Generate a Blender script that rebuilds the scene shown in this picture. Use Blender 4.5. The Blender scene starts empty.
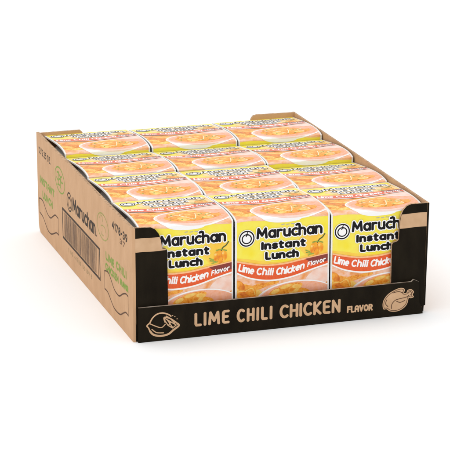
import bpy, math, random
import numpy as np
MM = 0.001
scene = bpy.context.scene
C = scene.collection

# ------------------------------------------------------------------ materials
def lin(r, g, b):
    f = lambda c: (c/255/12.92) if c/255 <= 0.04045 else ((c/255+0.055)/1.055)**2.4
    return (f(r), f(g), f(b), 1)

def mat(name, col, rough=0.5, spec=0.4, ramp=None, scale=60, detail=4, dist=0.0, coord='UV', bump=0.0, coat=0.0, stretch=(1, 1, 1)):
    m = bpy.data.materials.new(name); m.use_nodes = True
    nt = m.node_tree; b = nt.nodes['Principled BSDF']
    b.inputs['Base Color'].default_value = col
    b.inputs['Roughness'].default_value = rough
    b.inputs['Specular IOR Level'].default_value = spec
    b.inputs['Coat Weight'].default_value = coat
    b.inputs['Coat Roughness'].default_value = 0.18
    tc = nt.nodes.new('ShaderNodeTexCoord')
    mp = nt.nodes.new('ShaderNodeMapping'); mp.inputs['Scale'].default_value = stretch
    nt.links.new(tc.outputs[coord], mp.inputs[0])
    nz = nt.nodes.new('ShaderNodeTexNoise'); nz.inputs['Scale'].default_value = scale
    nz.inputs['Detail'].default_value = detail; nz.inputs['Distortion'].default_value = dist
    nt.links.new(mp.outputs[0], nz.inputs['Vector'])
    if ramp:
        cr = nt.nodes.new('ShaderNodeValToRGB')
        el = cr.color_ramp.elements
        while len(el) < len(ramp): el.new(0.5)
        for e, (p, c) in zip(el, ramp): e.position = p; e.color = c
        nt.links.new(nz.outputs['Fac'], cr.inputs['Fac']); nt.links.new(cr.outputs['Color'], b.inputs['Base Color'])
    if bump:
        bp = nt.nodes.new('ShaderNodeBump'); bp.inputs['Strength'].default_value = bump; bp.inputs['Distance'].default_value = 0.0006
        nt.links.new(nz.outputs['Fac'], bp.inputs['Height']); nt.links.new(bp.outputs['Normal'], b.inputs['Normal'])
    return m

def corrugated(name, ramp, axis, rough=0.8, spec=0.2, strength=0.12, stretch=(1, 1, 1)):
    """paperboard: fibre mottling plus the faint print-through of the flutes"""
    m = mat(name, ramp[0][1], rough, spec, ramp, 45, 8, 0, 'Object', stretch=stretch)
    nt = m.node_tree; b = nt.nodes['Principled BSDF']; tc = [n for n in nt.nodes if n.type == 'TEX_COORD'][0]
    wv = nt.nodes.new('ShaderNodeTexWave'); wv.bands_direction = axis; wv.inputs['Scale'].default_value = 42
    wv.inputs['Distortion'].default_value = 0.6; wv.inputs['Detail'].default_value = 1
    n2 = nt.nodes.new('ShaderNodeTexNoise'); n2.inputs['Scale'].default_value = 260; n2.inputs['Detail'].default_value = 5
    ad = nt.nodes.new('ShaderNodeMath'); ad.operation = 'MULTIPLY_ADD'; ad.inputs[1].default_value = 0.6
    nt.links.new(tc.outputs['Object'], wv.inputs['Vector']); nt.links.new(tc.outputs['Object'], n2.inputs['Vector'])
    nt.links.new(wv.outputs['Fac'], ad.inputs[0]); nt.links.new(n2.outputs['Fac'], ad.inputs[2])
    bp = nt.nodes.new('ShaderNodeBump'); bp.inputs['Strength'].default_value = strength; bp.inputs['Distance'].default_value = 0.0008
    nt.links.new(ad.outputs[0], bp.inputs['Height']); nt.links.new(bp.outputs['Normal'], b.inputs['Normal'])
    return m

K = dict(rough=0.40, spec=0.36, coat=0.06)
def wavy(m):
    nt = m.node_tree; b = nt.nodes['Principled BSDF']; tc = [n for n in nt.nodes if n.type == 'TEX_COORD'][0]
    nz = nt.nodes.new('ShaderNodeTexNoise'); nz.inputs['Scale'].default_value = 5; nz.inputs['Detail'].default_value = 5
    bp = nt.nodes.new('ShaderNodeBump'); bp.inputs['Strength'].default_value = .5; bp.inputs['Distance'].default_value = 0.004
    nt.links.new(tc.outputs['UV'], nz.inputs['Vector']); nt.links.new(nz.outputs['Fac'], bp.inputs['Height']); nt.links.new(bp.outputs['Normal'], b.inputs['Normal'])
M = {}
M['kraft'] = corrugated('kraft_board', [(0.25, (0.52, 0.31, 0.17, 1)), (0.75, (0.61, 0.375, 0.215, 1))], 'Y', 0.8, 0.2, 0.22, (1, 1.4, .8))
M['kraft_x'] = corrugated('kraft_board_front', [(0.25, (0.52, 0.31, 0.17, 1)), (0.75, (0.61, 0.375, 0.215, 1))], 'X')
M['edge'] = mat('cut_board_edge', (0.3, 0.2, 0.12, 1), 0.9, 0.1, [(0.35, (0.34, 0.21, 0.12, 1)), (0.6, (0.56, 0.37, 0.23, 1))], 420, 2, 0, 'Object')
M['pale_edge'] = mat('torn_paper_edge', (0.3, 0.2, 0.12, 1), 0.9, 0.1, [(0.3, (0.16, 0.11, 0.08, 1)), (0.65, (0.5, 0.42, 0.34, 1))], 120, 4, 0, 'Object')
M['black'] = corrugated('black_printed_board', [(0.3, (0.008, 0.0055, 0.003, 1)), (0.7, (0.015, 0.011, 0.006, 1))], 'X', 0.6, 0.06, 0.25, (1.6, 1, .7))
M['tan_ink'] = mat('unprinted_kraft_letters', (0.6, 0.4, 0.25, 1), 0.8, 0.2, [(0.3, (0.53, 0.33, 0.185, 1)), (0.7, (0.62, 0.40, 0.24, 1))], 90, 6, 0, 'Object')
M['black_ink'] = mat('black_carton_ink', (0.03, 0.02, 0.015, 1), 0.7, 0.2, [(0.35, (0.02, 0.014, 0.01, 1)), (0.72, (0.10, 0.06, 0.035, 1))], 240, 5, 0, 'Object')
M['brown_ink'] = mat('thin_brown_ink', (0.1, 0.06, 0.03, 1), 0.7, 0.2, [(0.35, (0.07, 0.035, 0.02, 1)), (0.7, (0.17, 0.09, 0.05, 1))], 240, 5, 0, 'Object')
M['bar_ink'] = mat('thin_bar_ink', (0.15, 0.1, 0.07, 1), 0.7, 0.2, [(0.35, (0.12, 0.075, 0.05, 1)), (0.7, (0.22, 0.14, 0.09, 1))], 240, 5, 0, 'Object')
M['faint_ink'] = mat('faint_ink', (0.3, 0.2, 0.1, 1), 0.7, 0.2, [(0.35, (0.27, 0.19, 0.09, 1)), (0.7, (0.42, 0.29, 0.15, 1))], 240, 5, 0, 'Object')
M['olive_ink'] = mat('olive_ink', (0.2, 0.2, 0.05, 1), 0.7, 0.2, [(0.35, (0.26, 0.25, 0.06, 1)), (0.7, (0.42, 0.36, 0.13, 1))], 240, 5, 0, 'Object')
M['green_ink'] = mat('green_carton_ink', (0.2, 0.4, 0.05, 1), 0.7, 0.2, [(0.3, (0.16, 0.27, 0.035, 1)), (0.75, (0.29, 0.35, 0.08, 1))], 200, 5, 0, 'Object')
M['white'] = mat('white_sleeve_card', (0.8, 0.79, 0.77, 1), **K)
M['yellow'] = mat('print_yellow', (0.9, 0.8, 0.05, 1), ramp=[(0.3, (0.86, 0.70, 0.012, 1)), (0.5, (0.87, 0.76, 0.08, 1)), (0.7, (0.88, 0.68, 0.08, 1))], scale=5, detail=2, **K)
M['yellow_warm'] = mat('print_warm_yellow', (0.9, 0.6, 0.2, 1), ramp=[(0.3, (0.88, 0.50, 0.03, 1)), (0.7, (0.90, 0.62, 0.08, 1))], scale=8, detail=3, **K)
M['pale_yellow'] = mat('print_pale_yellow', (0.9, 0.8, 0.2, 1), ramp=[(0.3, (0.88, 0.79, 0.12, 1)), (0.7, (0.88, 0.78, 0.06, 1))], scale=6, detail=2, **K)
M['peach_yellow'] = mat('print_peach_yellow', (0.9, 0.6, 0.3, 1), ramp=[(0.3, (0.88, 0.56, 0.20, 1)), (0.5, (0.88, 0.66, 0.30, 1)), (0.7, (0.88, 0.52, 0.22, 1))], scale=9, detail=3, **K)
M['salmon'] = mat('print_food_salmon', (0.8, 0.4, 0.3, 1), ramp=[(0.3, (0.80, 0.30, 0.08, 1)), (0.45, (0.85, 0.46, 0.26, 1)), (0.56, (0.87, 0.56, 0.44, 1)), (0.72, (0.84, 0.36, 0.10, 1))], scale=8, detail=5, dist=1.0, **K)
M['pink'] = mat('print_broth_pink', (0.85, 0.55, 0.5, 1), ramp=[(0.3, (0.82, 0.33, 0.15, 1)), (0.5, (0.85, 0.44, 0.30, 1)), (0.7, (0.82, 0.34, 0.14, 1))], scale=14, detail=4, dist=0.6, **K)
M['palepink'] = mat('print_pale_pink', (0.88, 0.7, 0.66, 1), ramp=[(0.3, (0.84, 0.50, 0.38, 1)), (0.65, (0.86, 0.66, 0.58, 1))], scale=12, detail=3, **K)
M['chunk'] = mat('print_orange_chunk', (0.85, 0.4, 0.06, 1), ramp=[(0.28, (0.60, 0.15, 0.01, 1)), (0.45, (0.82, 0.30, 0.02, 1)), (0.60, (0.88, 0.42, 0.06, 1)), (0.75, (0.78, 0.26, 0.03, 1))], scale=26, detail=5, dist=1.2, **K)
M['noodle'] = mat('print_yellow_noodle', (0.9, 0.65, 0.2, 1), ramp=[(0.3, (0.84, 0.42, 0.05, 1)), (0.6, (0.90, 0.62, 0.16, 1))], scale=24, detail=4, dist=0.8, **K)
M['deep'] = mat('print_deep_orange', (0.7, 0.25, 0.02, 1), ramp=[(0.3, (0.60, 0.14, 0.006, 1)), (0.5, (0.80, 0.26, 0.015, 1)), (0.7, (0.88, 0.42, 0.05, 1))], scale=18, detail=4, dist=.6, **K)
M['cream'] = mat('print_cream_noodle', (0.92, 0.76, 0.45, 1), **K)
M['pepperred'] = mat('print_red_pepper', (0.6, 0.1, 0.02, 1), ramp=[(0.3, (0.52, 0.09, 0.01, 1)), (0.65, (0.82, 0.27, 0.03, 1))], scale=28, detail=4, **K)
M['habanero'] = mat('print_habanero', (0.85, 0.4, 0.03, 1), ramp=[(0.3, (0.76, 0.20, 0.005, 1)), (0.58, (0.88, 0.40, 0.02, 1)), (0.75, (0.92, 0.66, 0.25, 1))], scale=20, detail=3, **K)
M['leaf'] = mat('print_green', (0.2, 0.3, 0.03, 1), ramp=[(0.3, (0.12, 0.22, 0.02, 1)), (0.7, (0.40, 0.46, 0.06, 1))], scale=30, detail=3, **K)
M['stem'] = mat('print_dark_green', (0.05, 0.09, 0.02, 1), **K)
M['red'] = mat('print_ribbon_red', (0.75, 0.12, 0.02, 1), ramp=[(0.3, (0.72, 0.075, 0.008, 1)), (0.7, (0.76, 0.115, 0.02, 1))], scale=30, detail=2, **K)
M['peach'] = mat('print_ribbon_peach', (0.9, 0.45, 0.2, 1), ramp=[(0.3, (0.88, 0.42, 0.18, 1)), (0.7, (0.92, 0.52, 0.25, 1))], scale=40, detail=2, **K)
M['maroon'] = mat('print_ribbon_maroon', (0.22, 0.03, 0.02, 1), **K)
M['pwhite'] = mat('print_white', (0.88, 0.87, 0.86, 1), **K)
M['pblack'] = mat('print_black', (0.008, 0.007, 0.008, 1), 0.5, 0.14)
M['grey'] = mat('print_grey', (0.42, 0.42, 0.44, 1), **K)
M['foam'] = mat('white_foam_cup', (0.84, 0.83, 0.85, 1), 0.6, 0.3)
M['lilac'] = mat('lilac_cup_print', (0.30, 0.26, 0.55, 1), 0.5, 0.4)
M['lid'] = mat('paper_lid', (0.8, 0.78, 0.74, 1), 0.5, 0.3)

for m_ in M.values():
    if m_.name.startswith(('print_', 'white_sleeve')): wavy(m_)

# ------------------------------------------------------------------ 2-D signed distance drawing (millimetres)
def arc(cx, cy, rx, ry, a0, a1, n=10):
    return [(cx+rx*math.cos(math.radians(a0+(a1-a0)*i/n)), cy+ry*math.sin(math.radians(a0+(a1-a0)*i/n))) for i in range(n+1)]

XH = .72
G = {  # strokes on a cell whose capital height is 1; (advance width, strokes)
 'M': (.84, [[(0, 0), (.08, 1), (.42, .25), (.76, 1), (.84, 0)]]),
 'I': (.0, [[(0, 0), (0, 1)]]),
 'L': (.42, [[(0, 1), (0, .12), (.06, 0), (.42, 0)]]),
 'C': (.55, [arc(.34, .5, .34, .5, 52, 308, 16)]),
 'F': (.44, [[(0, 0), (0, 1), (.44, 1)], [(0, .53), (.38, .53)]]),
 'E': (.46, [[(.46, 1), (.14, 1)]+arc(.16, .84, .16, .16, 90, 180, 4)+arc(.16, .16, .16, .16, 180, 270, 4)+[(.46, 0)], [(0, .52), (.38, .52)]]),
 'H': (.52, [[(0, 0), (0, 1)], [(.52, 0), (.52, 1)], [(0, .5), (.52, .5)]]),
 'K': (.50, [[(0, 0), (0, 1)], [(.48, 1), (.04, .48), (.50, 0)]]),
 'N': (.54, [[(0, 0), (0, 1), (.54, 0), (.54, 1)]]),
 'A': (.56, [[(0, 0), (0, .6)]+arc(.28, .66, .28, .34, 180, 0, 8)+[(.56, 0)], [(0, .42), (.56, .42)]]),
 'S': (.46, [arc(.24, .75, .22, .25, 40, 240, 8)+arc(.22, .26, .24, .26, 80, -140, 8)]),
 'T': (.5, [[(0, 1), (.5, 1)], [(.25, 1), (.25, 0)]]),
 'U': (.52, [[(0, 1), (0, .28)]+arc(.26, .28, .26, .28, 180, 360, 8)+[(.52, 1)]]),
 'V': (.56, [[(0, 1), (.28, 0), (.56, 1)]]),
 'O': (.62, [arc(.31, .5, .31, .5, 0, 360, 20)]),
 'Q': (.62, [arc(.31, .5, .31, .5, 0, 360, 20)]),
 'R': (.52, [[(0, 0), (0, 1), (.24, 1)]+arc(.26, .74, .24, .26, 80, -90, 6)+[(0, .48)], [(.26, .46), (.52, 0)]]),
 'Z': (.48, [[(0, 1), (.48, 1), (0, 0), (.48, 0)]]),
 'a': (.54, [arc(.27, XH/2, .27, XH/2, 0, 360, 16), [(.54, XH), (.54, 0)]]),
 'r': (.36, [[(0, XH), (0, 0)], [(0, .42)]+arc(.24, .42, .24, XH-.42, 180, 60, 6)]),
 'u': (.50, [[(0, XH), (0, .26)]+arc(.25, .26, .25, .26, 180, 360, 8), [(.50, XH), (.50, 0)]]),
 'c': (.42, [arc(.30, XH/2, .30, XH/2, 60, 300, 12)]),
 'ħ': (.52, [[(-.30, 1.12), (-.16, 1.19), (-.04, 1.14), (0, 1.02), (0, 0)], [(0, .44)]+arc(.26, .44, .26, XH-.44, 180, 0, 8)+[(.52, 0)]]),
 'h': (.48, [[(0, 1.04), (0, 0)], [(0, .46)]+arc(.24, .46, .24, XH-.46, 180, 0, 8)+[(.48, 0)]]),
 'n': (.50, [[(0, XH), (0, 0)], [(0, .44)]+arc(.25, .44, .25, XH-.44, 180, 0, 8)+[(.50, 0)]]),
 's': (.40, [arc(.21, XH*.74, .19, XH*.26, 30, 240, 7)+arc(.19, XH*.25, .21, XH*.25, 80, -150, 7)]),
 't': (.34, [[(.12, .98), (.12, .2)]+arc(.27, .16, .15, .16, 180, 290, 5), [(0, XH), (.34, XH)]]),
 'i': (.0, [[(0, XH), (0, 0)], [(0, .99), (0, 1.0)]]),
 'm': (.78, [[(0, XH), (0, 0)], [(0, .46)]+arc(.195, .46, .195, XH-.46, 180, 0, 6)+[(.39, 0)], [(.39, .46)]+arc(.585, .46, .195, XH-.46, 180, 0, 6)+[(.78, 0)]]),
 'e': (.48, [[(.02, .37), (.48, .37)]+arc(.25, XH/2, .25, XH/2, 0, 300, 14)]),
 'k': (.42, [[(0, 1.02), (0, 0)], [(.38, XH), (.04, .34), (.42, 0)]]),
 'l': (.0, [[(0, 1.02), (0, 0)]]),
 'v': (.46, [[(0, XH), (.23, 0), (.46, XH)]]),
 'o': (.52, [arc(.26, XH/2, .26, XH/2, 0, 360, 16)]),
 '0': (.48, [arc(.24, .5, .24, .5, 0, 360, 16)]),
 '1': (.16, [[(0, .8), (.16, 1), (.16, 0)]]),
 '2': (.46, [arc(.23, .74, .23, .26, 160, -30, 7)+[(0, 0), (.46, 0)]]),
 '3': (.46, [arc(.21, .75, .22, .25, 150, -90, 7)+arc(.21, .25, .25, .25, 90, -150, 7)]),
 '4': (.50, [[(.36, 0), (.36, 1), (0, .3), (.50, .3)]]),
 '5': (.46, [[(.44, 1), (.06, 1), (.03, .56)]+arc(.21, .32, .25, .32, 110, -140, 8)]),
 '7': (.46, [[(0, 1), (.46, 1), (.14, 0)]]),
 '8': (.46, [arc(.23, .76, .2, .24, 0, 360, 12), arc(.23, .26, .24, .26, 0, 360, 12)]),
 '9': (.46, [arc(.23, .7, .23, .3, 0, 360, 12), [(.46, .7), (.38, .2), (.12, 0)]]),
 '/': (.36, [[(0, -.05), (.36, 1.05)]]), '-': (.26, [[(0, .45), (.26, .45)]]), '.': (.02, [[(0, 0), (.02, 0)]]), ' ': (.12, []),
}
def text(s, x0, x1, base, cap, w, gap=.26, slant=0.0, rise=0.0):
    """strokes of the string s fitted between x0 and x1; base is a number or a function of x"""
    if not callable(base):
        b0 = base; base = lambda x: b0 + rise*(x-x0)/(x1-x0)
    adv = [G[c][0] for c in s]; tot = sum(adv)+gap*(len(s)-1)
    k = (x1-x0-2*w)/tot; x = 0; out = []
    for c, a in zip(s, adv):
        for st in G[c][1]:
            out.append([(x0+w+(x+px)*k+slant*py*cap, base(x0+w+(x+px)*k)+w+py*(cap-2*w)) for px, py in st])
        x += a+gap
    return out
def seg_sdf(X, Y, strokes, w, sx=1.0):
    d = np.full(X.shape, 1e3)
    for st in strokes:
        if len(st) == 1: st = st*2
        p = np.array(st, float)
        lo = p.min(0)-w*3-3; hi = p.max(0)+w*3+3
        ys = np.where((Y[:, 0] >= lo[1]) & (Y[:, 0] <= hi[1]))[0]; xs = np.where((X[0] >= lo[0]) & (X[0] <= hi[0]))[0]
        if not len(ys) or not len(xs): continue
        sl = (slice(ys[0], ys[-1]+1), slice(xs[0], xs[-1]+1)); x = X[sl]; y = Y[sl]; dd = d[sl]
        for (ax, ay), (bx, by) in zip(st[:-1], st[1:]):
            vx, vy = bx-ax, by-ay; L = vx*vx+vy*vy+1e-9
            t = np.clip(((x-ax)*vx+(y-ay)*vy)/L, 0, 1)
            dd = np.minimum(dd, np.hypot((x-ax-t*vx)*sx, y-ay-t*vy))
        d[sl] = dd
    return d-w
def poly_sdf(X, Y, pts):
    p = np.array(pts, float); d = np.full(X.shape, 1e9); ins = np.zeros(X.shape, bool)
    for i in range(len(p)):
        ax, ay = p[i-1]; bx, by = p[i]; vx, vy = bx-ax, by-ay; L = vx*vx+vy*vy+1e-12
        t = np.clip(((X-ax)*vx+(Y-ay)*vy)/L, 0, 1); d = np.minimum(d, np.hypot(X-ax-t*vx, Y-ay-t*vy))
        if abs(vy) > 1e-9:
            ins ^= ((Y < ay) != (Y < by)) & (X < ax+(Y-ay)*vx/vy)
    return np.where(ins, -d, d)
def ell_sdf(X, Y, cx, cy, rx, ry, rot=0):
    c, s = math.cos(rot), math.sin(rot); x = X-cx; y = Y-cy
    u = (x*c+y*s)/rx; v = (-x*s+y*c)/ry
    r = np.hypot(u, v); g = np.hypot(u/rx, v/ry)+1e-9
    return r*(r-1)/g
def smooth(pts, n=6, closed=False):
    P = list(pts); out = []; N = len(P)
    for i in range(N if closed else N-1):
        g = (lambda k: P[k % N]) if closed else (lambda k: P[min(max(k, 0), N-1)])
        p0, p1, p2, p3 = map(np.array, (g(i-1), g(i), g(i+1), g(i+2)))
        for j in range(n):
            t = j/n
            out.append(tuple(.5*((2*p1)+(-p0+p2)*t+(2*p0-5*p1+4*p2-p3)*t*t+(-p0+3*p1-3*p2+p3)*t**3)))
    if not closed: out.append(tuple(map(float, P[-1])))
    return out

class Sheet:
    """collects flat regions of one printed panel as faces of one mesh"""
    def __init__(self): self.v = []; self.f = []; self.m = []; self.uv = []; self.mats = []
    def slot(self, m):
        if m not in self.mats: self.mats.append(m)
        return self.mats.index(m)
    def region(self, F, xs, ys, m, place, off):
        """faces of the area where field F < 0 on the grid; place(u,v,off) -> xyz in mm"""
        si = self.slot(m); ins = F < 0
        if not ins.any(): return
        nx = len(xs); key = {}; pu = []; pv = []
        def node(j, i):
            k = j*nx+i
            if k not in key: key[k] = len(pu); pu.append(xs[i]); pv.append(ys[j])
            return key[k]
        def cut(j, i, J, I):
            k = (j, i, J, I) if (j, i) < (J, I) else (J, I, j, i)
            if k not in key:
                t = F[j, i]/(F[j, i]-F[J, I]); key[k] = len(pu)
                pu.append(xs[i]+(xs[I]-xs[i])*t); pv.append(ys[j]+(ys[J]-ys[j])*t)
            return key[k]
        full = ins[:-1, :-1] & ins[1:, :-1] & ins[:-1, 1:] & ins[1:, 1:]
        some = (ins[:-1, :-1] | ins[1:, :-1] | ins[:-1, 1:] | ins[1:, 1:]) & ~full
        faces = []
        for j in range(full.shape[0]):
            row = full[j]
            if row.any():
                d = np.diff(np.concatenate(([0], row.astype(int), [0])))
                for a, b in zip(np.where(d == 1)[0], np.where(d == -1)[0]):
                    faces.append([node(j, a), node(j, b), node(j+1, b), node(j+1, a)])
            for i in np.where(some[j])[0]:
                cs = ((j, i), (j, i+1), (j+1, i+1), (j+1, i)); pl = []
                for q in range(4):
                    a = cs[q]; b = cs[(q+1) % 4]
                    if ins[a]: pl.append(node(*a))
                    if ins[a] != ins[b]: pl.append(cut(*a, *b))
                if len(pl) > 2: faces.append(pl)
        U = np.array(pu); V = np.array(pv); P = place(U, V, off)
        b = len(self.v)
        self.v.extend(map(tuple, P*MM))
        for f in faces:
            self.f.append([b+i for i in f]); self.m.append(si); self.uv.extend((U[i]*.01, V[i]*.01) for i in f)
    def face(self, pts, m):
        b = len(self.v); self.v.extend(tuple(c*MM for c in p) for p in pts)
        self.f.append(list(range(b, b+len(pts)))); self.m.append(self.slot(m)); self.uv.extend((p[0]*.01, p[2]*.01) for p in pts)
    def faces(self, V, Fs, m):
        b = len(self.v); self.v.extend(tuple(c*MM for c in p) for p in V); si = self.slot(m)
        for f in Fs:
            self.f.append([b+i for i in f]); self.m.append(si); self.uv.extend((V[i][0]*.01, V[i][2]*.01) for i in f)
    def build(self, name, parent=None, loc=(0, 0, 0)):
        me = bpy.data.meshes.new(name); me.from_pydata(self.v, [], self.f)
        for m in self.mats: me.materials.append(M[m])
        me.polygons.foreach_set('material_index', self.m)
        uv = me.uv_layers.new(name='UVMap'); uv.data.foreach_set('uv', [c for p in self.uv for c in p])
        me.update()
        o = bpy.data.objects.new(name, me); C.objects.link(o); o.location = loc
        if parent: o.parent = parent
        return o

def tag(o, label=None, cat=None, group=None, kind=None):
    for k, v in (('label', label), ('category', cat), ('group', group), ('kind', kind)):
        if v: o[k] = v
    return o
def empty(name, loc=(0, 0, 0)):
    o = bpy.data.objects.new(name, None); o.location = loc; o.empty_display_size = 0.02; C.objects.link(o); return o

def plate(S, outline, place, t, face_mat, edge_mat, back_mat=None, step=9.0, edge_mats=None):
    """a thick board: outline polygon (counter-clockwise), its face gridded so that a warp bends it; place(u,v,off)"""
    o = np.array(outline, float); lo = o.min(0); hi = o.max(0)
    # resample outline
    P = []; em = []
    for i in range(len(o)):
        a = o[i]; b = o[(i+1) % len(o)]; n = max(1, int(np.hypot(*(b-a))/step))
        for k in range(n): P.append(a+(b-a)*k/n); em.append((edge_mats or {}).get(i, edge_mat))
    P = np.array(P); n = len(P)
    # triangulate by bmesh with interior cuts
    import bmesh
    bm = bmesh.new(); vs = [bm.verts.new((p[0], p[1], 0)) for p in P]; bm.faces.new(vs)
    for ax, l, h in ((0, lo[0], hi[0]), (1, lo[1], hi[1])):
        k = max(1, int((h-l)/step))
        for q in range(1, k):
            c = [0, 0, 0]; c[ax] = l+(h-l)*q/k; nn = [0, 0, 0]; nn[ax] = 1
            bmesh.ops.bisect_plane(bm, geom=bm.verts[:]+bm.edges[:]+bm.faces[:], plane_co=c, plane_no=nn, dist=1e-5)
    bm.verts.index_update()
    co = np.array([v.co[:2] for v in bm.verts]); fs = [[v.index for v in f.verts] for f in bm.faces]
    bedges = [(e.link_loops[0].vert.index, e.link_loops[0].link_loop_next.vert.index) for e in bm.edges if len(e.link_faces) == 1]
    bm.free()
    A = place(co[:, 0], co[:, 1], 0.0); B = place(co[:, 0], co[:, 1], -t)
    S.faces(A.tolist(), fs, face_mat); S.faces(B.tolist(), [f[::-1] for f in fs], back_mat or face_mat)
    # edge strip
    for a, b in bedges:
        mid = (co[a]+co[b])/2; best = None
        for i in range(n):
            p = P[i]; q = P[(i+1) % n]; v = q-p; tt = np.clip(((mid-p)@v)/(v@v+1e-9), 0, 1); dd = np.hypot(*(mid-p-tt*v))
            if best is None or dd < best[0]: best = (dd, em[i])
        S.faces([A[b].tolist(), A[a].tolist(), B[a].tolist(), B[b].tolist()], [[0, 1, 2, 3]], best[1])

# ------------------------------------------------------------------ the printed art of one sleeve
W = 96.4                                        # sleeve width
ZC = 104.0                                      # crease height above the carton floor (local z)
def make_profile(h, drop, dep=95.6):
    L = 98.0
    def prof(t):                                # t: distance along the sleeve; t<ZC+3 front, then top
        t = np.asarray(t, float); v = np.clip((t-107)/L, 0, 1)
        zt = ZC+h*np.sin(math.pi*v**0.6)-drop*v
        y = np.where(t < 107, 0, dep*v); z = np.where(t < 107, t-3, zt)
        dz = np.gradient(z)/(np.abs(np.gradient(y))+1e-9)
        return y, z
    def normal(t):
        v = np.clip((np.asarray(t, float)-107)/L, 1e-3, 1)
        s = (h*np.cos(math.pi*v**0.6)*math.pi*0.6*v**(-0.4)-drop)/dep
        ny = np.where(t < 106.9, -1, -s/np.hypot(1, s)); nz = np.where(t < 106.9, 0, 1/np.hypot(1, s))
        k = np.clip((np.asarray(t)-105.5)/3.0, 0, 1)              # ease the offset round the crease
        m = (t > 105.5) & (t < 108.5)
        ny = np.where(m, -(1-k), ny); nz = np.where(m, k, nz)
        return ny, nz
    def place(u, t, off):
        y, z = prof(t); ny, nz = normal(t)
        return np.stack([u-W/2, y+ny*off, z+nz*off], 1)
    return place

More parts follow.
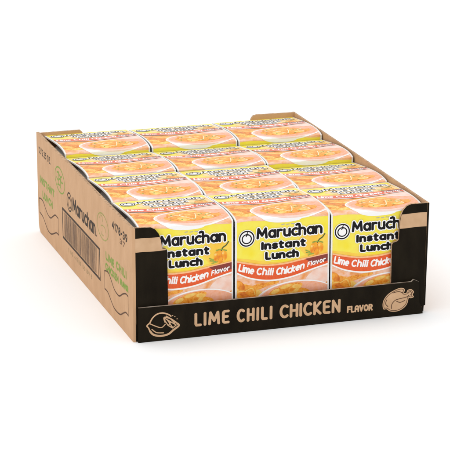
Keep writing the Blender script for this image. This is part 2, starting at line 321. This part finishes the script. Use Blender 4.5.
def art(S, place):
    rnd = random.Random(7)
    ST = .42
    XS = np.concatenate(([1.7], np.arange(2.1, W-1.9, ST), [W-1.7]))
    def win(t0, t1):
        # grid rows land on the same rows as the sleeve itself
        a = max(t0, 5.0); n0 = int(round((a-107)/ST)); n1 = int(round((t1-107)/ST))
        ys = 107+np.arange(n0, n1+1)*ST
        X, Y = np.meshgrid(XS, ys); return XS, ys, X, Y
    def put(F, xs, ys, m, lvl): S.region(F, xs, ys, m, place, .05*lvl)
    # whole yellow field
    xs, ys, X, Y = win(5, 203.8); put(np.full(X.shape, -1.), xs, ys, 'yellow', 1)
    low = smooth([(-4, 58), (0, 57), (15, 50), (35, 46), (57, 47.6), (79, 53.4), (98, 58), (104, 60)])
    up = smooth([(-4, 70), (0, 69), (15, 65.3), (30, 62.5), (50, 62.5), (68, 65), (98, 69), (104, 70)])
    fl = lambda x: np.interp(x, [p[0] for p in low], [p[1] for p in low])
    fu = lambda x: np.interp(x, [p[0] for p in up], [p[1] for p in up])
    def copyof(T0, front):
        xs, ys, X, Y = win(T0-1 if not front else 5, T0+ (98 if not front else 101.2)); Yw = Y-T0
        if not front: pass
        P = lambda F, m, l: put(F, xs, ys, m, l)
        top = (not front)
        # warm tint beside the lettering
        P(np.maximum(ell_sdf(X, Yw, 88, 75, 25, 13, -.3), -(Yw-fu(X))), 'yellow_warm', 2)
        if top: P(np.maximum(ell_sdf(X, Yw, 70, 78, 52, 19, .0), -(Yw-fu(X))), 'peach_yellow', 2.2)
        P(np.maximum(Yw-fu(X)-2.2-1.2*np.sin(X*.09), -(Yw-fu(X)+1)), 'yellow_warm', 2.4)
        # the picture of food under the ribbon
        bot = 7.6+.8*np.sin(X*.12)
        food = np.maximum(Yw-fl(X), bot-Yw); P(food, 'salmon', 2)
        F1 = np.full(X.shape, 9.); F2 = F1.copy(); F3 = F1.copy()
        for k in range(8):
            cx, cy = rnd.uniform(-2, 30), rnd.uniform(12, 47); e = ell_sdf(X, Yw, cx, cy, rnd.uniform(4, 10), rnd.uniform(2, 4.2), rnd.uniform(-1.2, .8))
            if k % 4 == 3: F2 = np.minimum(F2, e)
            else: F1 = np.minimum(F1, e)
        for k in range(6):
            cx, cy = rnd.uniform(84, 97), rnd.uniform(12, 44); F3 = np.minimum(F3, ell_sdf(X, Yw, cx, cy, rnd.uniform(4, 7), rnd.uniform(2, 4), rnd.uniform(-1, 1)))
        for q in ((7, 41, 8, 4, -.9), (15, 38, 8, 4.2, -.7), (4, 32, 6, 3, .5), (24, 41, 9, 2.8, .15), (37, 43.2, 8, 1.9, .1), (11, 25, 9, 3, -.3)): F1 = np.minimum(F1, ell_sdf(X, Yw, *q))
        P(np.maximum(ell_sdf(X, Yw, 10, 30, 24, 14, -.4), food+.3), 'noodle', 2.6)
        P(np.maximum(F1, food+.4), 'chunk', 3); P(np.maximum(F2, food+.6), 'noodle', 3.6); P(np.maximum(F3, food+.4), 'chunk', 3)
        deep = np.minimum(ell_sdf(X, Yw, 12, 32, 11, 4.6, -.3), ell_sdf(X, Yw, 20, 25, 6.5, 3.2, .35)); deep = np.minimum(deep, ell_sdf(X, Yw, 5, 44, 6, 3.4, -.8))
        P(np.maximum(deep, food+.4), 'deep', 4.6)
        P(np.maximum(np.minimum(ell_sdf(X, Yw, 10, 33.5, 6, 1.6, -.35), ell_sdf(X, Yw, 20, 26, 4, 1.2, .3)), food), 'pepperred', 4.9)
        P(np.maximum(ell_sdf(X, Yw, 86, 45, 15, 8.5, .35), food+.5), 'palepink', 3.8)
        st = [smooth([(4+rnd.uniform(-2, 22), 14+rnd.uniform(0, 26)) for _ in range(3)]) for _ in range(2)]
        P(np.maximum(seg_sdf(X, Yw, st, .45), food+.6), 'noodle', 4.4)
        # bowl: body, rim, broth, noodles
        body = poly_sdf(X, Yw, smooth([(21, 22), (24, 13), (30, 7.8), (40, 5), (54, 4.4), (65, 5.6), (71, 9), (84, 12.5), (100, 18), (100, 26)], 5)+[(60, 28)])
        P(body, 'pwhite', 5)
        rim = ell_sdf(X, Yw, 62, 25.2, 42, 18.6, .03); P(rim, 'pwhite', 5.6)
        P(rim+1.3, 'palepink', 6.2)
        inn = ell_sdf(X, Yw, 63, 26.2, 39.2, 16.2, .03); P(inn, 'pink', 6.8)
        mass = poly_sdf(X, Yw, smooth([(30, 24), (36, 17), (46, 14.5), (58, 13.6), (70, 14.6), (80, 17), (88, 22), (86, 27), (78, 29), (74, 34), (62, 36.5), (50, 34), (44, 36), (36, 31)], 5, True))
        mass = np.minimum(mass, np.minimum(ell_sdf(X, Yw, 56, 38, 13, 3.6, .1), ell_sdf(X, Yw, 42, 33, 8, 4.4, .3)))
        P(np.maximum(mass, inn+.8), 'chunk', 7.2)
        N1 = np.full(X.shape, 9.); N2 = N1.copy()
        for k in range(22):
            a = rnd.uniform(0, 6.28); r = rnd.uniform(0, .72)
            e = ell_sdf(X, Yw, 60+r*34*math.cos(a), 25+r*11*math.sin(a), rnd.uniform(4, 9), rnd.uniform(1.5, 3), rnd.uniform(-.5, .8))
            if k % 3: N1 = np.minimum(N1, e)
            else: N2 = np.minimum(N2, e)
        for q in ((52, 38.6, 6, 1.9, .25), (63, 37.6, 5, 2.1, -.1), (41, 34.5, 4.5, 2.2, .4)): N1 = np.minimum(N1, ell_sdf(X, Yw, *q))
        P(np.maximum(N1, inn+1.2), 'noodle', 7.6); P(np.maximum(N2, inn+2), 'chunk', 8)
        st = [smooth([(60+q+rnd.uniform(-12, 12), 25+rnd.uniform(-8, 8)) for _ in range(4)]) for q in (-18, -4, 12)]
        P(np.maximum(seg_sdf(X, Yw, st, .5), inn+2), 'cream', 8.6)
        G3 = np.full(X.shape, 9.)
        for k in range(9): G3 = np.minimum(G3, ell_sdf(X, Yw, 60+rnd.uniform(-26, 26), 25+rnd.uniform(-8, 8), 1.3, .7, rnd.uniform(0, 3)))
        P(np.maximum(G3, inn+2), 'leaf', 9.3)
        P(seg_sdf(X, Yw, [[(47, 2.2), (50, 2.6)], [(52, 2.0), (55, 2.3)], [(57, 2.5), (60, 2.1)]], .35), 'grey', 6.2)
        # ribbon
        rib = np.maximum(Yw-fu(X), fl(X)-Yw)
        P(rib, 'peach', 5.6+4); P(np.maximum(Yw-fu(X)+1.7, fl(X)+1.0-Yw), 'red', 10.2)
        P(np.maximum.reduce([Yw-fu(X)+1.2, fl(X)+3.2+(98-X)*.05-Yw, (70+(fu(X)-Yw)*1.2)-X]), 'maroon', 10.8)
        P(np.abs(Yw-fl(X)-.1)-.75, 'pwhite', 10.8)
        bl = lambda x: float(np.interp(x, [0, 20, 40, 55, 68, 80, 98], [59.0, 52.8, 50.6, 51.2, 54.0, 57.4, 60.5]))
        T = text('Lime', 2.8, 18.8, bl, 7.6, .85, .24, .16)+text('Chili', 21, 38.5, bl, 7.6, .85, .3, .16)+text('Chicken', 41, 70.5, bl, 7.6, .85, .24, .16)
        P(seg_sdf(X, Yw, T, .76, .95), 'pwhite', 11.4)
        P(seg_sdf(X, Yw, text('Flavor', 73.5, 92.5, bl, 5.2, .5, .3, .1), .5), 'pwhite', 11.4)
        # word mark, circle and name
        wa, wb = (.7, .62) if top else (1.22, 1.12)
        A = text('Marucħan', 21.5, 88.8, 88.0, 11.0, 1.12, .27)
        B = text('Instant', 26.5, 71.5, 77, 7.8, 1.0, .34)+text('Lunch', 30.5, 64.5, 66.9, 7.8, 1.0, .34)
        if front or True:
            dA = seg_sdf(X, Yw, A, wa, .93); dB = seg_sdf(X, Yw, B, wb, .8)
            clip = Yw-(97.4+.2) if top else np.full(X.shape, -1.)
            P(np.maximum(np.minimum(dA-(1.5 if top else 1.0), dB-(1.3 if top else .8)), clip), 'pwhite', 9.6)
            P(np.maximum(dA, clip), 'pblack', 10.2); P(dB, 'pblack', 10.2)
            c = np.hypot(X-11.6, Yw-89.6)
            P(np.maximum(c-8.6, clip), 'pwhite', 9.6); P(np.abs(c-7.2)-.65, 'pblack', 10.2); P(np.abs(np.hypot(X-11.6, (Yw-89.2)*1.05)-4.6)-.6, 'pblack', 10.2)
            P(seg_sdf(X, Yw, [[(11.6, 93.2), (10.9, 91.6)], [(11.4, 93.4), (13.4, 93.0)], [(11.6, 93.6), (12.4, 95.6)]], .5), 'pblack', 10.4)
        # habanero with leaves and stem
        pep = poly_sdf(X, Yw, smooth([(78, 78), (76.5, 73), (78, 69.5), (82, 67), (86, 68.5), (89.5, 71.5), (90, 76), (87.5, 79.5), (83.5, 80.3)], 5, True))
        P(np.maximum(pep, -(Yw-fu(X)-.2)), 'habanero', 5)
        P(seg_sdf(X, Yw, [smooth([(84, 79.5), (86, 82.5), (89, 84.3), (91.5, 87.6)])], .55), 'stem', 6)
        P(seg_sdf(X, Yw, [[(72.5, 70.5), (78, 69.2)], [(74.5, 67.6), (80, 69)], [(79, 80), (83.5, 80.6)], [(84, 80.6), (89.5, 79.2)], [(72, 72.8), (76, 71)]], .55), 'leaf', 6.4)
        P(seg_sdf(X, Yw, [[(80, 76), (81, 71)], [(84, 77.5), (85.4, 70.5)]], .28), 'pepperred', 6)
    copyof(0, True); copyof(98, False)

def make_sleeve(name, h, drop):
    S = Sheet(); place = make_profile(h, drop); ST = .42; th = .55
    ts = np.concatenate((np.linspace(3.0, 107-ST, 12), 107+np.arange(0, int(98/ST)+1)*ST))
    u0 = np.zeros(len(ts)); A = place(u0, ts, 0); B = place(u0+W, ts, 0); n = len(ts)
    zb = A[-1][2]; yb = A[-1][1]
    # close the band: back panel down to the floor and the bottom panel
    loopA = [tuple(p) for p in A]+[(-W/2, yb, 0)]; loopB = [tuple(p) for p in B]+[(W/2, yb, 0)]
    cy, cz = yb/2, zb/2
    def inner(p, i):
        x, y, z = p; return (x, min(max(y, th), yb-th), max(z-1.5 if z > 90 else z, th))
    iA = [inner(p, i) for i, p in enumerate(loopA)]; iB = [inner(p, i) for i, p in enumerate(loopB)]
    N = len(loopA); V = loopA+loopB+iA+iB; F = []
    for i in range(N):
        j = (i+1) % N
        F += [[i, N+i, N+j, j], [2*N+i, 2*N+j, 3*N+j, 3*N+i], [i, j, 2*N+j, 2*N+i], [N+i, 3*N+i, 3*N+j, N+j]]
    S.faces(V, F, 'white'); art(S, place)
    o = S.build(name); return o

def lathe(S, rings, m, n=48, cx=0, cy=48):
    V = []; F = []
    for r, z in rings:
        for k in range(n): a = 2*math.pi*k/n; V.append((cx+r*math.cos(a), cy+r*math.sin(a), z))
    for i in range(len(rings)-1):
        for k in range(n): q = (k+1) % n; F.append([i*n+k, i*n+q, (i+1)*n+q, (i+1)*n+k])
    S.faces(V, F, m)

# ------------------------------------------------------------------ twelve packs
variants = {}
def sleeve_mesh(h, drop):
    if (h, drop) not in variants:
        o = make_sleeve('sleeve', h, drop); variants[(h, drop)] = o.data; bpy.data.objects.remove(o)
    return variants[(h, drop)]
S = Sheet(); lathe(S, [(0.01, 1.2), (30, 1.2), (31, 1.8), (43.2, 90), (44.8, 91), (45.4, 92.5), (45.2, 94.5), (43.5, 95.4), (41, 95.0)], 'foam')
cup_me = S.build('cup').data
S = Sheet(); lathe(S, [(38.2, 55), (43.35, 90.2), (43.4, 90.3)], 'lilac'); wrap_me = S.build('cup_print').data
S = Sheet(); lathe(S, [(0.01, 95.9), (40, 95.9), (45.6, 96.2), (46.2, 95.4), (46.0, 92.8)], 'lid'); lid_me = S.build('paper_lid').data
for o in list(C.objects): bpy.data.objects.remove(o)

XC = [6.4, 103.6, 201.4]; Y0, PY = 5.0, 96.9
SC = [[1.030, 1.020, 1.000], [1.034, 1.022, 1.006], [1.038, 1.032, 1.022], [1.042, 1.038, 1.036]]   # the stacks settle unevenly
DR = [[(4, -.6), (4.4, -.6), (4, -.6)], [(4.4, .2), (3.6, .2), (4, 3.6)], [(4, 3.6), (4, 4.0), (4.4, 3.4)], [(4, 2.0), (4, 2.4), (4, 1.6)]]
rown = ['front row', 'second row from the front', 'third row from the front', 'back row']
special = {
 (0, 0): 'yellow soup pack in the front row behind the black flap with the lime side',
 (0, 1): 'middle yellow soup pack of the front row, its whole name showing above the black lip',
 (0, 2): 'yellow soup pack in the front row behind the right black flap, above the chicken drawing',
 (1, 0): 'soup pack directly behind the front left one, beside the kraft wall with the barcode',
 (1, 1): 'soup pack in the middle column, directly behind the middle front pack',
 (1, 2): 'soup pack beside the plain right wall, directly behind the front right pack',
 (2, 0): 'soup pack beside the printed kraft wall, second from the back of the carton',
 (2, 1): 'soup pack in the middle column, second from the back of the carton',
 (2, 2): 'soup pack beside the plain right wall, second from the back of the carton',
 (3, 0): 'soup pack in the back row, in the far left corner of the carton',
 (3, 1): 'middle soup pack of the back row, farthest in the middle column',
 (3, 2): 'soup pack in the back row against the raised back right flap'}
rnd = random.Random(3)
for r in range(4):
    for c in range(3):
        e = empty('soup_pack', ((XC[c]+W/2+rnd.uniform(-.3, .3))*MM, (Y0+PY*r)*MM, 3.2*MM))
        e.scale = (.978 if c == 0 else 1, 1, SC[r][c])
        e.rotation_euler = (0, 0, math.radians(rnd.uniform(-.35, .35)))
        tag(e, special[(r, c)], 'soup pack', 'instant soup packs in the carton')
        q = tuple(DR[r][c])
        for nm, me in (('sleeve', sleeve_mesh(*q)), ('cup', cup_me), ('paper_lid', lid_me)):
            o = bpy.data.objects.new(nm, me); C.objects.link(o); o.parent = e
            if nm == 'cup':
                w = bpy.data.objects.new('cup_print', wrap_me); C.objects.link(w); w.parent = o

# ------------------------------------------------------------------ the carton
carton = empty('carton'); tag(carton, 'open kraft cardboard carton with black printed front lip, holding twelve soup packs', 'carton')
D = 395.7
rs = lambda s: D-s
def place_left(s, z, off):       # outer face x=0, s runs from the back to the front
    s = np.asarray(s, float); z = np.asarray(z, float)
    bow = .7*np.sin(math.pi*s/D)*np.sin(math.pi*z/113*.8) + .35*np.sin(s*.021+1)*z/113
    return np.stack([-bow-off+0*s, D-s, z], 1)
def rc(pts): return pts
S = Sheet()
low_c = [(9, 0.4), (3, 4), (0.6, 12)]
out = [(D, 0), (D, 113), (D-1, 113.6), (0, 113.2)]+low_c[::-1]
plate(S, [(9, .2), (D-.01, .0), (D, 113), (0.2, 113.3), (0.6, 12), (3, 4)], place_left, 3.0, 'kraft', 'edge', edge_mats={1: 'kraft'})
xs = np.arange(4, 392, .5); ys = np.arange(5, 111, .5); X, Y = np.meshgrid(xs, ys)
def putL(F, m, l): S.region(F, xs, ys, m, place_left, .06*l)
putL(seg_sdf(X, Y, text('12/2.25 OZ.', 10.5, 67, 92.6, 7.6, .7, .3), .7), 'black_ink', 1)
putL(seg_sdf(X, Y, text('INSTANT', 13, 82, 59, 9.0, 1.25, .3), 1.25), 'green_ink', 1)
putL(seg_sdf(X, Y, text('LUNCH', 24, 72, 44, 9.0, 1.25, .3), 1.25), 'green_ink', 1)
putL(np.abs(ell_sdf(X, Y, 108, 86, 21, 13.2, -.1))-.75, 'green_ink', 1)
putL(seg_sdf(X, Y, [smooth([(96, 92), (103, 93.5), (110, 90), (117, 92)]), smooth([(94, 86), (101, 84.5), (108, 87.5), (116, 85), (121, 86)]), smooth([(98, 79), (106, 80.5), (113, 78)]), [(103, 93), (101, 80)], [(112, 90.5), (110, 79)]], .9), 'green_ink', 1)
for top, bot in (([(6.5, 39.3), (16, 41), (27.4, 40), (40.6, 33.7), (52, 31), (62, 31.6), (74, 37), (84, 40.8), (97, 40.5)], [(7.5, 23.4), (16, 23), (25.6, 21.3), (42, 14.3), (52, 12.6), (62.4, 13.5), (76, 18), (86, 21.6), (97, 22.3)]),
                 ([(291.8, 40.7), (300, 42.6), (309.9, 42.1), (327.1, 33), (338, 31), (347.5, 31.6), (360, 37.5), (370.8, 41), (379, 40.8)], [(291, 21.7), (298, 22), (305.7, 20.7), (323, 13.3), (336, 12), (349.4, 13.3), (360, 18), (369.9, 21.8), (379, 21.4)])):
    putL(seg_sdf(X, Y, [smooth(top), smooth(bot)], .75), 'brown_ink', 1)
    putL(seg_sdf(X, Y, [[top[0], bot[0]], [top[-1], bot[-1]]], .38), 'brown_ink', 1.5)
# word mark on the wall
putL(seg_sdf(X, Y, text('Maruchan', 163, 259, 66.8, 16, 1.5, .25), 1.5, .8), 'black_ink', 1)
c = ell_sdf(X, Y, 149.5, 73, 11, 10.5); putL(np.abs(c+.8)-.8, 'black_ink', 1); putL(np.abs(ell_sdf(X, Y, 150, 72.5, 6.4, 5.8))-.7, 'black_ink', 1)
putL(seg_sdf(X, Y, [[(148, 79), (150, 76.5), (153, 78)]], .6), 'black_ink', 1.5)
putL(seg_sdf(X, Y, [[(262, 68.5), (262.3, 68.5)]], 1.0), 'black_ink', 1)
putL(np.abs(ell_sdf(X, Y, 288, 85, 22, 13))-.65, 'olive_ink', 1)
putL(seg_sdf(X, Y, [smooth([(276, 91), (280, 95), (286, 94.6), (288, 90)]), smooth([(281, 84), (286, 86), (296, 86), (300, 82)]), [(284, 79), (284, 76), (291, 76.4)]], .5), 'olive_ink', 1)
putL(seg_sdf(X, Y, text('4178-39', 324, 379, 93.6, 8.6, 1.0, .3), 1.0), 'black_ink', 1)
putL(seg_sdf(X, Y, text('37', 352, 370, 86.3, 5.6, .55, .3), .55), 'brown_ink', 1)
putL(seg_sdf(X, Y, text('LIME', 298, 330, 54, 9.0, 1.25, .3)+text('CHILI', 337, 374, 56, 9, 1.25, .36), 1.25), 'green_ink', 1)
putL(seg_sdf(X, Y, text('CHICKEN', 296, 345, 43, 8.4, 1.2, .28)+text('FLAVOR', 351, 380, 44.5, 6.2, .85, .28), 1.15), 'green_ink', 1)
# barcode in its bearer bar frame
bx = np.maximum(np.abs(X-195.6)-79.4, np.abs(Y-41.8)-17.2)
putL(np.maximum(bx, -(np.maximum(np.abs(X-195.6)-77.0, np.abs(Y-41.8)-14.6))), 'black_ink', 1)
rb = random.Random(11); x = 124.0; bars = np.full(X.shape, 9.)
while x < 262:
    w = rb.choice([.8, .8, 1.9]); bars = np.minimum(bars, np.maximum(np.abs(X-x-w/2)-w/2, np.abs(Y-41.8)-14.0)); x += w+rb.choice([.9, .9, 2.0])
putL(bars, 'bar_ink', 1.5)
putL(np.maximum(np.abs(X-268)-.5, np.abs(Y-41.8)-14.0), 'brown_ink', 1.5)
putL(seg_sdf(X, Y, text('1 00 41789 00139 8', 140, 240, 15.5, 5, .45, .5), .45), 'faint_ink', 1)
wl = S.build('side_wall', carton); wl['label'] = 'kraft side wall printed with barcode, green lettering and logo'

def place_right(s, z, off):      # outer face leans out towards the top
    s = np.asarray(s, float); z = np.asarray(z, float); k = s/D
    return np.stack([300.2+1.8*z/113*(1-.7*k)+off+.5*np.sin(math.pi*k), s, z+1.4*k*z/113], 1)
S = Sheet()
plate(S, [(4, 0), (D, 0), (D, 113), (0, 112.6), (0, 7.5), (3.5, 7.0)], place_right, 2.0, 'kraft', 'edge', edge_mats={3: 'black', 4: 'black', 5: 'black'})
wr = S.build('side_wall', carton); wr['label'] = 'plain kraft side wall'

def place_back(u, z, off):
    u = np.asarray(u, float); z = np.asarray(z, float)
    return np.stack([u, D-3.2+off*-1+0*u, z+1.4*u/300*z/113], 1)
S = Sheet(); plate(S, [(3.2, 0), (299.6, 0), (299.8, 113.4), (254, 114.2), (250, 113.4), (247.4, 110.5), (246, 104), (243, 98), (55, 98), (52, 104), (50.5, 110.5), (48, 113), (3.2, 113)], place_back, -3.0, 'kraft', 'edge')
S.build('back_wall', carton)

S = Sheet()
V = [(3.2, 1, .2), (297.5, 1, .2), (297.5, 392.4, .2), (3.2, 392.4, .2), (3.2, 1, 3.0), (297.5, 1, 3.0), (297.5, 392.4, 3.0), (3.2, 392.4, 3.0)]
S.faces(V, [[3, 2, 1, 0], [4, 5, 6, 7], [0, 1, 5, 4], [1, 2, 6, 5], [2, 3, 7, 6], [3, 0, 4, 7]], 'kraft_x'); S.build('floor_panel', carton)

def place_front(u, z, off):
    u = np.asarray(u, float); z = np.asarray(z, float)
    return np.stack([u, .6*np.sin(u*.03)*(z/113)-off+0*u, z], 1)
def flap(outline, band, label, em):
    S = Sheet(); plate(S, outline, place_front, 2.6, 'black', 'edge', 'kraft_x', edge_mats=em)
    o = np.array(outline); lo = o.min(0); hi = o.max(0)
    xs = np.arange(lo[0]+.25, hi[0]-.05, .5); ys = np.arange(band[0]-3, band[1]+3, .5); X, Y = np.meshgrid(xs, ys)
    sd = poly_sdf(X, Y, outline)
    mid = (band[0]+band[1])/2; hh = (band[1]-band[0])/2
    S.region(np.maximum(np.abs(Y-mid-.25*np.sin(X*.2))-hh, sd+.35), xs, ys, 'tan_ink', place_front, .08)
    f = S.build('front_flap', carton); f['label'] = label
flap([(2.6, .6), (34.6, .6), (34.8, 34), (34.4, 88.5), (33, 90.4), (29.6, 91.2), (28.6, 99), (26, 106), (22.5, 110.4), (18, 112.8), (2.6, 113.3)], (89, 102.6), 'black flap at the lime end with a kraft stripe', {0: 'black', 10: 'black'})
flap([(263.2, 1), (300.2, 7.2), (301.9, 112.6), (283, 112.6), (278.5, 111.2), (275, 107.6), (272.6, 102.4), (271.4, 96), (270.6, 77.6), (269, 76), (264.8, 75), (263.6, 73)], (88.8, 103.2), 'black flap at the chicken end with a kraft stripe', {0: 'black', 1: 'black'})

def place_lip(u, z, off):
    u = np.asarray(u, float); z = np.asarray(z, float)
    lean = np.clip((z-4)/31, 0, 1)*.9*np.sin(math.pi*u/300)
    return np.stack([u, -3.4-lean-off+0*u, z], 1)
S = Sheet()
plate(S, [(4.2, -0.0), (296.4, 0), (296.2, 4), (292.6, 12), (291.6, 33.4), (286, 36.2), (283.5, 34.0), (200, 34.4), (90, 34.3), (4.6, 34.9)], place_lip, 2.6, 'black', 'black', 'kraft_x', edge_mats={4: 'pale_edge', 5: 'pale_edge', 6: 'pale_edge', 7: 'pale_edge', 8: 'pale_edge'})
xs = np.arange(8, 292, .4); ys = np.arange(1.2, 33.5, .4); X, Y = np.meshgrid(xs, ys)
def putF(F, m, l): S.region(F, xs, ys, m, place_lip, .06*l)
T = text('LIME', 59.8, 95.3, 10.6, 14.2, 1.45, .42)+text('CHILI', 102.3, 138.8, 10.2, 14.2, 1.45, .46)+text('CHICKEN', 146, 209.2, 9.8, 14.4, 1.45, .33)
putF(np.minimum(seg_sdf(X, Y, T, 1.32, .94), 9), 'tan_ink', 1)
putF(seg_sdf(X, Y, text('FLAVOR', 216, 243, 8.6, 7.0, .75, .3), .85), 'tan_ink', 1)
lime = [smooth([(15.4, 19), (18.2, 23.8), (22.6, 27.2), (28.1, 27.9), (33.6, 26), (36.4, 23.9)]),
        smooth([(15.4, 19), (12.6, 16.5), (14.2, 14.1), (15.8, 10.6), (19.1, 6.9), (25.7, 5), (33.5, 5.9), (39, 9.8), (44.1, 13.4), (42.4, 16.2), (39.1, 19), (34.7, 22.1), (29.7, 23.1), (30.6, 18.5)]),
        [(30.3, 22.3), (41.6, 14.4), (37.9, 11.8), (33.5, 14.9), (29.9, 20.8)], smooth([(15.4, 18.4), (21.4, 15.2), (26.9, 13.3), (30.8, 16.3)]), [(33, 20.2), (37.6, 13)], [(36, 18), (34.2, 15)], smooth([(17.4, 12.6), (22, 8.8), (29, 7.8)]), smooth([(31.8, 24.4), (35.6, 21.6), (40.4, 16.4)]),
        [(38, 24.3), (38.2, 24.3)], [(40.2, 23.0), (40.4, 23.0)], [(42.4, 20.6), (42.6, 20.6)]]
putF(np.minimum(seg_sdf(X, Y, lime[:2], .7), seg_sdf(X, Y, [lime[1][18:54]], 1.0)), 'tan_ink', 1); putF(seg_sdf(X, Y, lime[2:], .5), 'tan_ink', 1.5)
ck = smooth([(253.4, 13.6), (254.6, 18.6), (258.6, 23.6), (264.5, 27), (271, 29), (275.6, 28.2), (276.6, 25.6), (275.6, 23.6), (278.2, 23.2), (279.6, 26), (283.4, 26.6), (286.4, 23.6), (285.2, 20.8), (286.4, 18.2), (283.2, 17.2), (281, 17.6), (280, 13), (277.7, 9.2), (273, 6.0), (267.2, 4.8), (261.2, 5.8), (257.8, 8.2), (254.4, 8.6)], 5, True)
d = poly_sdf(X, Y, ck); putF(d, 'tan_ink', 1); putF(np.abs(d+1.25)-.3, 'brown_ink', 2)
ln = [smooth([(262.9, 8.4), (263.2, 12.9), (266.9, 16.8), (272.8, 18), (278.6, 18.9), (281.3, 20.6)]), smooth([(257.5, 18), (256.6, 14), (259, 11)]), smooth([(280.2, 22.8), (282.4, 24.2), (283.8, 22.4), (282.6, 20.4)]), smooth([(268, 15.6), (272, 14.0), (277, 15.6)]), smooth([(264, 24.6), (270, 25.4), (275, 23.4)])]
putF(seg_sdf(X, Y, ln, .38), 'brown_ink', 2.5)
S.build('front_lip', carton)['label'] = 'low black lip lettered LIME CHILI CHICKEN FLAVOR'

# ------------------------------------------------------------------ white studio sweep
M['sweep'] = mat('white_studio_sweep', (0.95, 0.95, 0.95, 1), 0.9, 0.1)
me = bpy.data.meshes.new('studio_floor'); R_ = 14; n = 64
me.from_pydata([(0, 0, 0)]+[(R_*math.cos(2*math.pi*k/n), R_*math.sin(2*math.pi*k/n), 0) for k in range(n)], [], [[0, k+1, (k+1) % n+1] for k in range(n)])
me.materials.append(M['sweep']); fl_ = bpy.data.objects.new('floor', me); C.objects.link(fl_); fl_['kind'] = 'structure'; fl_['label'] = 'seamless white studio floor'

# ------------------------------------------------------------------ light
w = bpy.data.worlds.new('World'); scene.world = w; w.use_nodes = True
bg = w.node_tree.nodes['Background']; bg.inputs[0].default_value = (1, 1, 1, 1); bg.inputs[1].default_value = 1.0
def area(name, loc, target, size, power):
    l = bpy.data.lights.new(name, 'AREA'); l.shape = 'SQUARE'; l.size = size; l.energy = power
    o = bpy.data.objects.new(name, l); C.objects.link(o); o.location = loc
    from mathutils import Vector
    o.rotation_euler = (Vector(target)-Vector(loc)).to_track_quat('-Z', 'Y').to_euler(); return o
area('softbox', (-.5, .3, 2.4), (.15, .2, 0), 1.6, 15)
area('softbox', (-1.5, -1.8, 1.3), (.15, .1, .05), 1.0, 3)

# ------------------------------------------------------------------ camera
cam = bpy.data.cameras.new('camera'); co = bpy.data.objects.new('camera', cam); C.objects.link(co)
yaw, pit = .309, .285
from mathutils import Vector
co.location = (-1.765*.3, -6.487*.3, 2.357*.3)
fw = Vector((math.sin(yaw)*math.cos(pit), math.cos(yaw)*math.cos(pit), -math.sin(pit)))
co.rotation_euler = fw.to_track_quat('-Z', 'Y').to_euler()
cam.sensor_width = 36; cam.lens = 36*2234.8/450; cam.clip_start = .05; cam.clip_end = 100
scene.camera = co
scene.view_settings.view_transform = 'Standard'; scene.view_settings.look = 'None'; scene.view_settings.gamma = 1; scene.view_settings.exposure = 0
